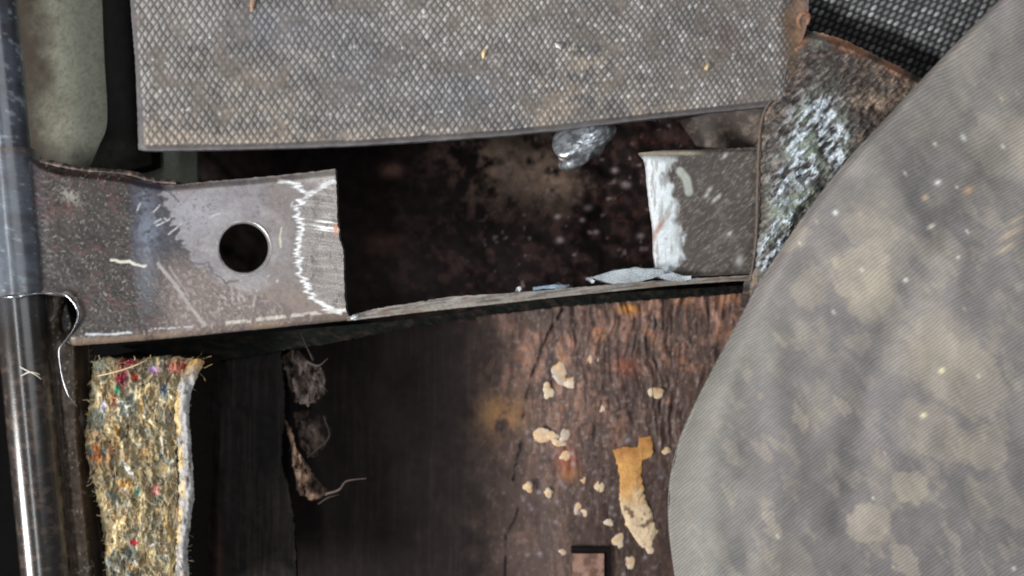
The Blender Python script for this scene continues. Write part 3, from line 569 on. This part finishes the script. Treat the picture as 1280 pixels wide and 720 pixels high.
shaving(738, 350, 12, 25, 3.2, (235, 238, 242), 'small white burr at the left tip of the long silver curl', 3)
shaving(784, 345, 92, -5, 8, (190, 200, 206), 'long silver curled shaving ending at the white scraped stub edge', 4)
shaving(838, 346, 52, 2, 4.5, (206, 214, 222), 'wide pale shaving folded at the foot of the white scraped edge', 5)

# ------------------------------------------------------------------ diamond mat
def mat_phase(x, y):
    p = np.interp(x, [160, 560, 960, 1050], [9.7, 8.7, 7.4, 7.2]); xs = np.linspace(100, 1100, 1001); pp = np.interp(xs, [160, 560, 960, 1050], [9.7, 8.7, 7.4, 7.2])
    cum = np.cumsum(1 / pp); X = np.interp(x, xs, cum); Y = (y + .045 * x + 20) / np.interp(x, [160, 560, 960], [14.2, 12.6, 11.0])
    X = X + np.interp(x, [160, 500, 1000], [0, .1, .9]) * (y - 90) / 14.0 * .25 + (fbm(x, y, 80, oc=2, seed=3) - .5) * .9 + (fbm(x, y, 16, oc=2, seed=4) - .5) * .35
    Y = Y + (fbm(x, y, 18, oc=2, seed=5) - .5) * .35
    return X, Y
def dia(X, Y):
    f1 = X + Y; f2 = X - Y; d1 = np.abs((f1 % 1) - .5) * 2; d2 = np.abs((f2 % 1) - .5) * 2      # 1 in grooves
    h = 1 - np.maximum(d1, d2); rid = np.floor(f1) * 7.13 + np.floor(f2) * 3.77
    return np.clip(h * 1.5, 0, 1), np.modf(np.abs(np.sin(rid * 12.9898) * 43758.5453))[0]
T = crom([(160, -70), (1012, -70)], 700); B = crom([(176, 183), (184, 188), (300, 186.5), (450, 181.5), (640, 168.5), (820, 148), (960, 133), (1004, 127)], 700, rag=.5, ragpx=12)
Lf = crom([(160, -70), (163, 0), (170, 90), (174, 150), (176, 183)], 210, rag=.4); Rt = crom([(1012, -70), (1010, 20), (1002, 60), (1004, 127)], 210)
PX, PY, s, t = coons(T, B, Lf, Rt); X, Y = mat_phase(PX, PY); h, rid = dia(X, Y)
by = np.interp(PX, [176, 184, 300, 450, 640, 820, 960, 1004], [183, 188, 186.5, 181.5, 168.5, 148, 133, 127]); db = by - PY; dl = PX - np.interp(PY, [-70, 0, 90, 150, 183], [160, 163, 170, 174, 176])
rim = 1 - ss(np.minimum(db, dl * 1.2), 3, 8); h = h * (1 - rim)
n30 = fbm(PX, PY, 60, 40, oc=4, seed=5); n9 = fbm(PX, PY, 9, oc=3, seed=6); wear = ss(PX + (n30 - .5) * 30, 972, 1000)
clog = ss(fbm(PX, PY, 26, 20, oc=4, seed=1), .54, .70); h = h * (1 - wear * .85) * (1 - .55 * clog)
C = mixc(flat(PX, lin(86, 82, 82)), lin(146, 142, 138), ss(h, .12, .75)); C = mixc(C, lin(206, 206, 206), ss(rid, .72, 1) * ss(h, .4, .9) * .6 * ss(PX, 300, 700)); C = C * (.55 + .86 * n30[..., None] + .30 * (n9[..., None] - .5) + .34 * (rid[..., None] - .5))
brn = gauss(PX, PY, 690, 125, 26, 60, 30) + gauss(PX, PY, 735, 95, 20, 60, 35) * .7 + gauss(PX, PY, 810, 140, 50, 18, -8) + gauss(PX, PY, 330, 130, 70, 60) * .45 + gauss(PX, PY, 760, 90, 40, 40) * .4 + gauss(PX, PY, 200, 165, 40, 22) * .7 + gauss(PX, PY, 560, 172, 500, 12) * .6 + gauss(PX, PY, 610, 10, 60, 18) * .4
C = mixc(C, C * 0 + lin(168, 154, 140) * (.45 + .6 * h[..., None]), np.clip(brn * ss(n9 * .4 + n30 * .6, .36, .58), 0, .75))
C = mixc(C, lin(132, 122, 112), clog * .4)
C = mixc(C, lin(112, 120, 136) * (.5 + .5 * h[..., None]), np.clip((gauss(PX, PY, 340, 30, 70, 30) * .35 + gauss(PX, PY, 450, 80, 60, 60) * .25 + gauss(PX, PY, 580, 120, 60, 30) * .3), 0, 1))
C = mixc(C, lin(96, 84, 80), gauss(PX, PY, 906, 46, 26, 24, 30) * .65 + gauss(PX, PY, 930, 100, 20, 30) * .2)
C = mixc(C, lin(98, 95, 98), rim * .85); C = mixc(C, lin(140, 110, 90), wear * ss(n9, .35, .6) * .8); C = mixc(C, lin(150, 120, 80), wear * gauss(PX, PY, 985, 60, 14, 40) * .5)
for i in range(90):
    cx_, cy_ = random.uniform(180, 980), random.uniform(0, 170)
    if cy_ < np.interp(cx_, [176, 1004], [186, 120]) - 6: C = mixc(C, lin(*random.choice([(238, 238, 236), (222, 214, 196), (196, 178, 156), (235, 235, 240)])), gauss(PX, PY, cx_, cy_, random.uniform(.8, 1.8), random.uniform(.8, 2.2)) * .7)
Z = .0035 + h * .00034 - rim * .0009 - .0016 * (1 - ss(np.minimum(db, dl), -1, 9)) + (n30 - .5) * .002 + (fbm(PX, PY, 260, oc=2, seed=1) - .5) * .004 - wear * .002
o = surf('diamond_mat', PX, PY, Z, C, rm(PX, .62), M_mat, thick=.0028, edgecol=lin(74, 72, 76))
tag(o, 'wide dusty grey vinyl mat embossed with small diamonds, across the top above the rail', 'mat')
# darker mat beyond the grimy corner
T = crom([(985, -70), (1330, -70)], 280); B = crom([(990, 70), (1070, 110), (1170, 165), (1330, 190)], 280); Lf = crom([(985, -70), (990, 70)], 170); Rt = crom([(1330, -70), (1330, 190)], 170)
PX, PY, s, t = coons(T, B, Lf, Rt)
q = PX + PY * .42; row = PY + PX * .16; cxi = q / 9.1; o2 = np.floor(cxi) % 2 * .5; ry = row / 8.2 + o2
hx_ = 1 - np.abs((cxi % 1) - .5) * 2; hy_ = 1 - np.abs((ry % 1) - .5) * 2; h = np.clip(1.5 - 1.35 * np.hypot((1 - hx_) * 1.05, (1 - hy_) * .95), 0, 1); rid = np.modf(np.abs(np.sin((np.floor(cxi) * 17.1 + np.floor(ry) * 5.3) * 12.98) * 43758.5))[0]
h = h * (.55 + .45 * rid); n20 = fbm(PX, PY, 40, oc=3, seed=2)
C = mixc(flat(PX, lin(50, 48, 49)), lin(118, 120, 121), ss(h, .2, .7)); C = mixc(C, lin(180, 186, 188), ss(rid, .6, .95) * ss(h, .4, .8) * .7); C = C * (.55 + .8 * n20[..., None])
edge = np.interp(PX, [1000, 1060, 1100, 1150, 1330], [38, 52, 70, 97, 190]); de = edge - PY
Z = -.002 + h * .0006 - .020 * (1 - ss(de, -10, 52)) + (n20 - .5) * .001
o = surf('ribbed_mat', PX, PY, Z, C, rm(PX, .5), M_mat, thick=.0028, edgecol=lin(40, 38, 40))
tag(o, 'darker mat of raised oval dots dipping behind the grimy corner, top right', 'mat')

# ------------------------------------------------------------------ grimy corroded corner piece
corner = empty('grimy_corner', 'dark grimy corner bracket crusted with white and green corrosion, between stub and grey cloth', 'corner bracket')
T = crom([(986, 62), (996, 47), (1010, 39), (1034, 43), (1062, 53), (1100, 72), (1150, 97), (1200, 130)], 220, rag=1.6, seed=2); B = crom([(926, 425), (990, 440)], 220)
Lf = crom([(986, 62), (984, 90), (972, 116), (956, 136), (948, 160), (946, 210), (945, 280), (938, 350), (926, 425)], 320, rag=.8, seed=3); Rt = crom([(1200, 130), (1100, 250), (1030, 340), (990, 440)], 320)
PX, PY, s, t = coons(T, B, Lf, Rt); dx, dy = rotc(PX, PY, -42)
k1 = fbm(dx, dy, 12, 3.5, oc=4, seed=1, gain=.65); k2 = fbm(PX, PY, 26, oc=4, seed=4); k3 = fbm(dx, dy, 13, 6.5, oc=3, seed=6)
C = mixc(flat(PX, lin(66, 58, 54)), lin(118, 102, 90), ss(k1, .52, .7) * .8); C = mixc(C, lin(50, 46, 46), ss(k1, .5, .34) * .8)
dtop = PY - np.interp(PX, [986, 1010, 1062, 1100, 1150, 1200], [60, 39, 53, 72, 97, 130])
C = mixc(C, lin(142, 100, 76), (1 - ss(dtop, 4, 20)) * ss(k2, .3, .55) * .9); C = mixc(C, lin(140, 120, 104), (gauss(PX, PY, 1092, 128, 36, 12, -12) + gauss(PX, PY, 1120, 100, 30, 8, 25)) * ss(k3, .4, .6))
crust = np.clip(gauss(PX, PY, 1008, 195, 30, 60, 14) * 1.1 + gauss(PX, PY, 1028, 150, 22, 22) + gauss(PX, PY, 984, 250, 16, 60, 14) + gauss(PX, PY, 964, 310, 14, 34, 20) + gauss(PX, PY, 1045, 180, 14, 20) * .7, 0, 1)
C = mixc(C, lin(140, 150, 130), crust * ss(k2, .42, .6) * .8); C = mixc(C, lin(140, 146, 150), crust * ss(k1, .42, .6) * .7)
wc = crust * ss(k3 * .6 + k1 * .4, .50, .60); band = np.clip(1 - ss(np.abs(segd(PX, PY, [(1024, 132), (1036, 152), (1052, 172), (1046, 200)])), 4, 13), 0, 1) + np.clip(1 - ss(segd(PX, PY, [(1000, 170), (990, 200), (982, 235), (980, 262), (970, 296), (952, 330)]), 2, 10), 0, 1)
C = mixc(C, lin(208, 218, 226), np.clip(wc + band * ss(k3, .42, .62) * .8, 0, 1) * .9)
C = mixc(C, lin(150, 126, 110), (1 - ss(np.abs(PX - np.interp(PY, [62, 136, 160, 350, 425], [990, 960, 950, 943, 930])), 1, 5)) * ss(k2, .4, .6) * .7)
C = mixc(C, lin(120, 130, 122), gauss(PX, PY, 1022, 50, 10, 8) * .6)
Z = .001 + .005 * ss(s, 0, .25) + (k2 - .5) * .004 + (k1 - .5) * .0016 + wc * .0009 - .004 * (1 - ss(dtop, 0, 9)) * 1
surf('crusted_face', PX, PY, Z, C, rm(PX, .5 - .15 * np.clip(wc, 0, 1)), M_grime, corner, thick=.008)
tube('seam_ridge', [(986, 70, .003), (976, 112, .003), (958, 134, .0026), (950, 165, .0024), (947, 230, .0022), (945, 300, .002), (938, 350, .001)], [1.3, 1.7, 1.9, 1.6, 1.8, 1.5, 1.2], lin(98, 88, 82), .6, 0, M_grime, corner, 8, 90)
# dark sloping web behind it
T = crom([(850, 150), (955, 128)], 70); B = crom([(872, 182), (912, 186), (955, 184)], 70); Lf = crom([(850, 150), (872, 182)], 36); Rt = crom([(955, 128), (955, 184)], 36); PX, PY, s, t = coons(T, B, Lf, Rt)
surf('inner_web', PX, PY, -.022 + .020 * ss(s, .1, 1), mixc(flat(PX, lin(62, 54, 50)), lin(96, 84, 76), ss(fbm(PX, PY, 8, oc=3, seed=2), .45, .7)), rm(PX, .6), M_grime, corner, thick=.002)

# ------------------------------------------------------------------ silver weld lump hanging under the mat
o = lump('weld_lump', 728, 180, -.005, 38, 24, .007, lin(140, 144, 150), M_steel, None, .32, .85, deg=-38, amp=.45, seed=5, n=26, col2=lin(222, 228, 234))
tag(o, 'shiny silver weld lump peeking out under the lower edge of the diamond mat', 'weld lump')
o = lump('pale_crumb', 706, 199, -.004, 6, 4, .002, lin(176, 150, 138), M_grime, None, .6, 0, amp=.5, seed=2); tag(o, 'small pinkish crumb at the foot of the silver weld lump', 'crumb')
# crumbs lying on the mats
for (x, y, a, b, dg, c, lb) in ((605, 67, 3, 7, 8, (222, 196, 150), 'cream seed-like crumb lying near the middle of the diamond mat'), (316, 5, 4, 9, 20, (160, 134, 114), 'brown curled crumb at the top edge of the diamond mat'),
                                (698, 58, 5, 2.4, 40, (232, 232, 232), 'white sliver just right of the cream crumb on the mat'), (884, 84, 2.6, 5, 20, (206, 186, 146), 'yellowish crumb on the mat right of centre, near its dark stain')):
    o = lump('mat_crumb', x, y, .0042, a, b, .0012, lin(*c), M_felt, None, .7, 0, deg=dg, amp=.5, seed=int(x), n=9); tag(o, lb, 'crumb', 'crumbs lying on the diamond mat')
o = tube('rusty_curl', [(1000, 34, .004), (998, 24, .006), (1004, 17, .007), (1011, 20, .006), (1009, 30, .004)], [2.5, 3, 3, 2.5, 2], lin(146, 108, 88), .7, 0, M_grime, None, 8, 40)
tag(o, 'small rusty brown curl standing at the seam between the two mats', 'rust flake')

# ------------------------------------------------------------------ big grey cloth in front, right
cloth = empty('grey_cloth', 'large dusty grey ribbed cloth blotched with beige dust, filling the right side in front', 'cloth')
left = [(1310, -60), (1250, 0), (1205, 45), (1160, 92), (1110, 146), (1062, 198), (1022, 248), (985, 300), (952, 350), (925, 400), (898, 450), (872, 500), (850, 550), (838, 600), (836, 650), (841, 700), (850, 760)]
Lf = crom(left, 560); B = crom([(850, 760), (1360, 760)], 330); T = crom([(1310, -60), (1360, -60)], 330); Rt = crom([(1360, -60), (1360, 760)], 560)
PX, PY, s, t = coons(T, B, Lf, Rt); lp = np.array(left, float); dE = segd(PX, PY, left)
Rr_ = np.interp(PY, [0, 300, 480, 620], [8, 14, 34, 64]); ed = (1 - np.clip(dE / Rr_, 0, 1)) ** 2.6
n80 = fbm(PX, PY, 150, oc=3, seed=2)
Z = .022 - ed * np.interp(PY, [0, 300, 480, 620], [.003, .005, .009, .016]) + (n80 - .5) * .006 + .004 * gauss(PX, PY, 1120, 380, 200, 260, 30) - .0016 * np.exp(-(segd(PX, PY, [(1300, 150), (1180, 300), (1090, 470), (1060, 640)]) / 26) ** 2) + .0012 * np.exp(-(segd(PX, PY, [(960, 420), (985, 560), (960, 720)]) / 22) ** 2) + (fbm(PX, PY, 34, oc=2, seed=7) - .5) * .0011
dx, dy = rotc(PX, PY, 58); b1 = fbm(dx, dy, 70, 34, oc=3, seed=4, gain=.42); b2 = fbm(dx, dy, 30, 14, oc=3, seed=1); b3 = fbm(PX, PY, 130, oc=3, seed=6)
C = flat(PX, lin(137, 132, 130)); C = mixc(C, lin(118, 114, 114), ss(b3, .42, .62) * .8)
C = mixc(C, lin(134, 131, 126), (1 - ss(dE, 20, 90)) * ss(PY, 330, 450) * .8); C = mixc(C, lin(128, 127, 122), gauss(PX, PY, 890, 640, 50, 120) * .7)
yel = lin(180, 170, 154)
C = mixc(C, yel, ss(b1, .57, .66) * .2 * ss(dE, 15, 70)); C = mixc(C, lin(170, 160, 144), ss(b2, .60, .72) * .3 * ss(dE, 8, 50)); C = mixc(C, lin(140, 136, 128), (1 - ss(np.abs(PY - .0 - 150), 60, 170)) * .3)
C = C * (.90 + .2 * fbm(dx, dy, 5, 16, oc=3, seed=3))[..., None]
for cx_, cy_, rx2, ry2, dg, k in ((1078, 340, 34, 42, 15, .8), (1088, 370, 30, 34, 0, .7), (1010, 360, 22, 28, -25, .5), (1085, 290, 40, 20, 20, .4), (1200, 470, 70, 44, 35, .55), (1180, 430, 50, 40, 40, .4), (1230, 560, 34, 30, 30, .5), (1170, 540, 60, 28, 40, .5), (1140, 610, 24, 22, 0, .6), (1085, 655, 28, 28, 30, .6), (1000, 520, 9, 26, -15, .7), (1050, 508, 7, 16, -30, .7), (1072, 428, 16, 16, 0, .5), (976, 425, 7, 12, -25, .6), (965, 655, 9, 26, -22, .5), (1130, 700, 14, 26, -30, .5), (915, 560, 8, 20, -15, .35), (1250, 180, 44, 40, 0, .35), (990, 235 + 60, 20, 22, 20, .5), (1190, 60, 50, 40, 0, .2)):
    m_ = gauss(PX + (b2 - .5) * 14 + (fbm(PX, PY, 9, oc=3, seed=3) - .5) * 16, PY + (b1 - .5) * 14 + (fbm(PX, PY, 9, oc=3, seed=5) - .5) * 16, cx_, cy_, rx2, ry2, dg); C = mixc(C, yel, ss(m_, .30, .52) * k * .72)
C = mixc(C, lin(104, 102, 112), gauss(PX, PY, 1110, 520, 60, 26, 55) * .35 + gauss(PX, PY, 1050, 440, 30, 60, -10) * .25 + gauss(PX, PY, 1180, 220, 60, 26, -10) * .3)
for i in range(20):
    cx_, cy_ = random.uniform(960, 1275), random.uniform(120, 715); k = random.random(); C = mixc(C, lin(*((240, 238, 225) if k < .6 else (198, 180, 156))), gauss(PX, PY, cx_, cy_, random.uniform(1.4, 2.6), random.uniform(2, 4), -35) * .6 * (dE > 12))
for cx_, cy_, a_, b_, c_ in ((1210, 238, 6, 4, (206, 178, 148)), (1156, 247, 4, 3, (200, 174, 144)), (1172, 228, 4, 3, (230, 230, 226)), (1204, 172, 3, 5, (200, 200, 196)), (1263, 292, 16, 4, (182, 166, 150)), (1258, 310, 14, 4, (180, 166, 148)), (1270, 275, 12, 3, (178, 164, 148)), (1044, 266, 3, 3, (230, 232, 232)), (1164, 283, 5, 2.5, (230, 226, 215)), (1132, 350, 3, 2.5, (236, 238, 240)), (1177, 463, 4, 3, (240, 232, 190)), (1154, 519, 4, 3, (240, 232, 195))):
    C = mixc(C, lin(*c_), gauss(PX, PY, cx_, cy_, a_, b_, -30))
ang = np.interp(PX, [850, 1040, 1280], [-44, -38, -30]); 
# thread ribs: smooth phase field whose direction turns slowly across the cloth
phx = -math.sin(math.radians(-36)); phy = math.cos(math.radians(-36))
ph = (PX * phx + PY * phy + (PX - 1080) ** 2 * -.00022 + (n80 - .5) * 16 + (fbm(PX, PY, 24, oc=2, seed=5) - .5) * 4) / 4.2 * 2 * math.pi
R = rm(PX, .72, 0, ph + 4000)
surf('cloth_face', PX, PY, Z, C, R, M_cloth, cloth, thick=.0015)
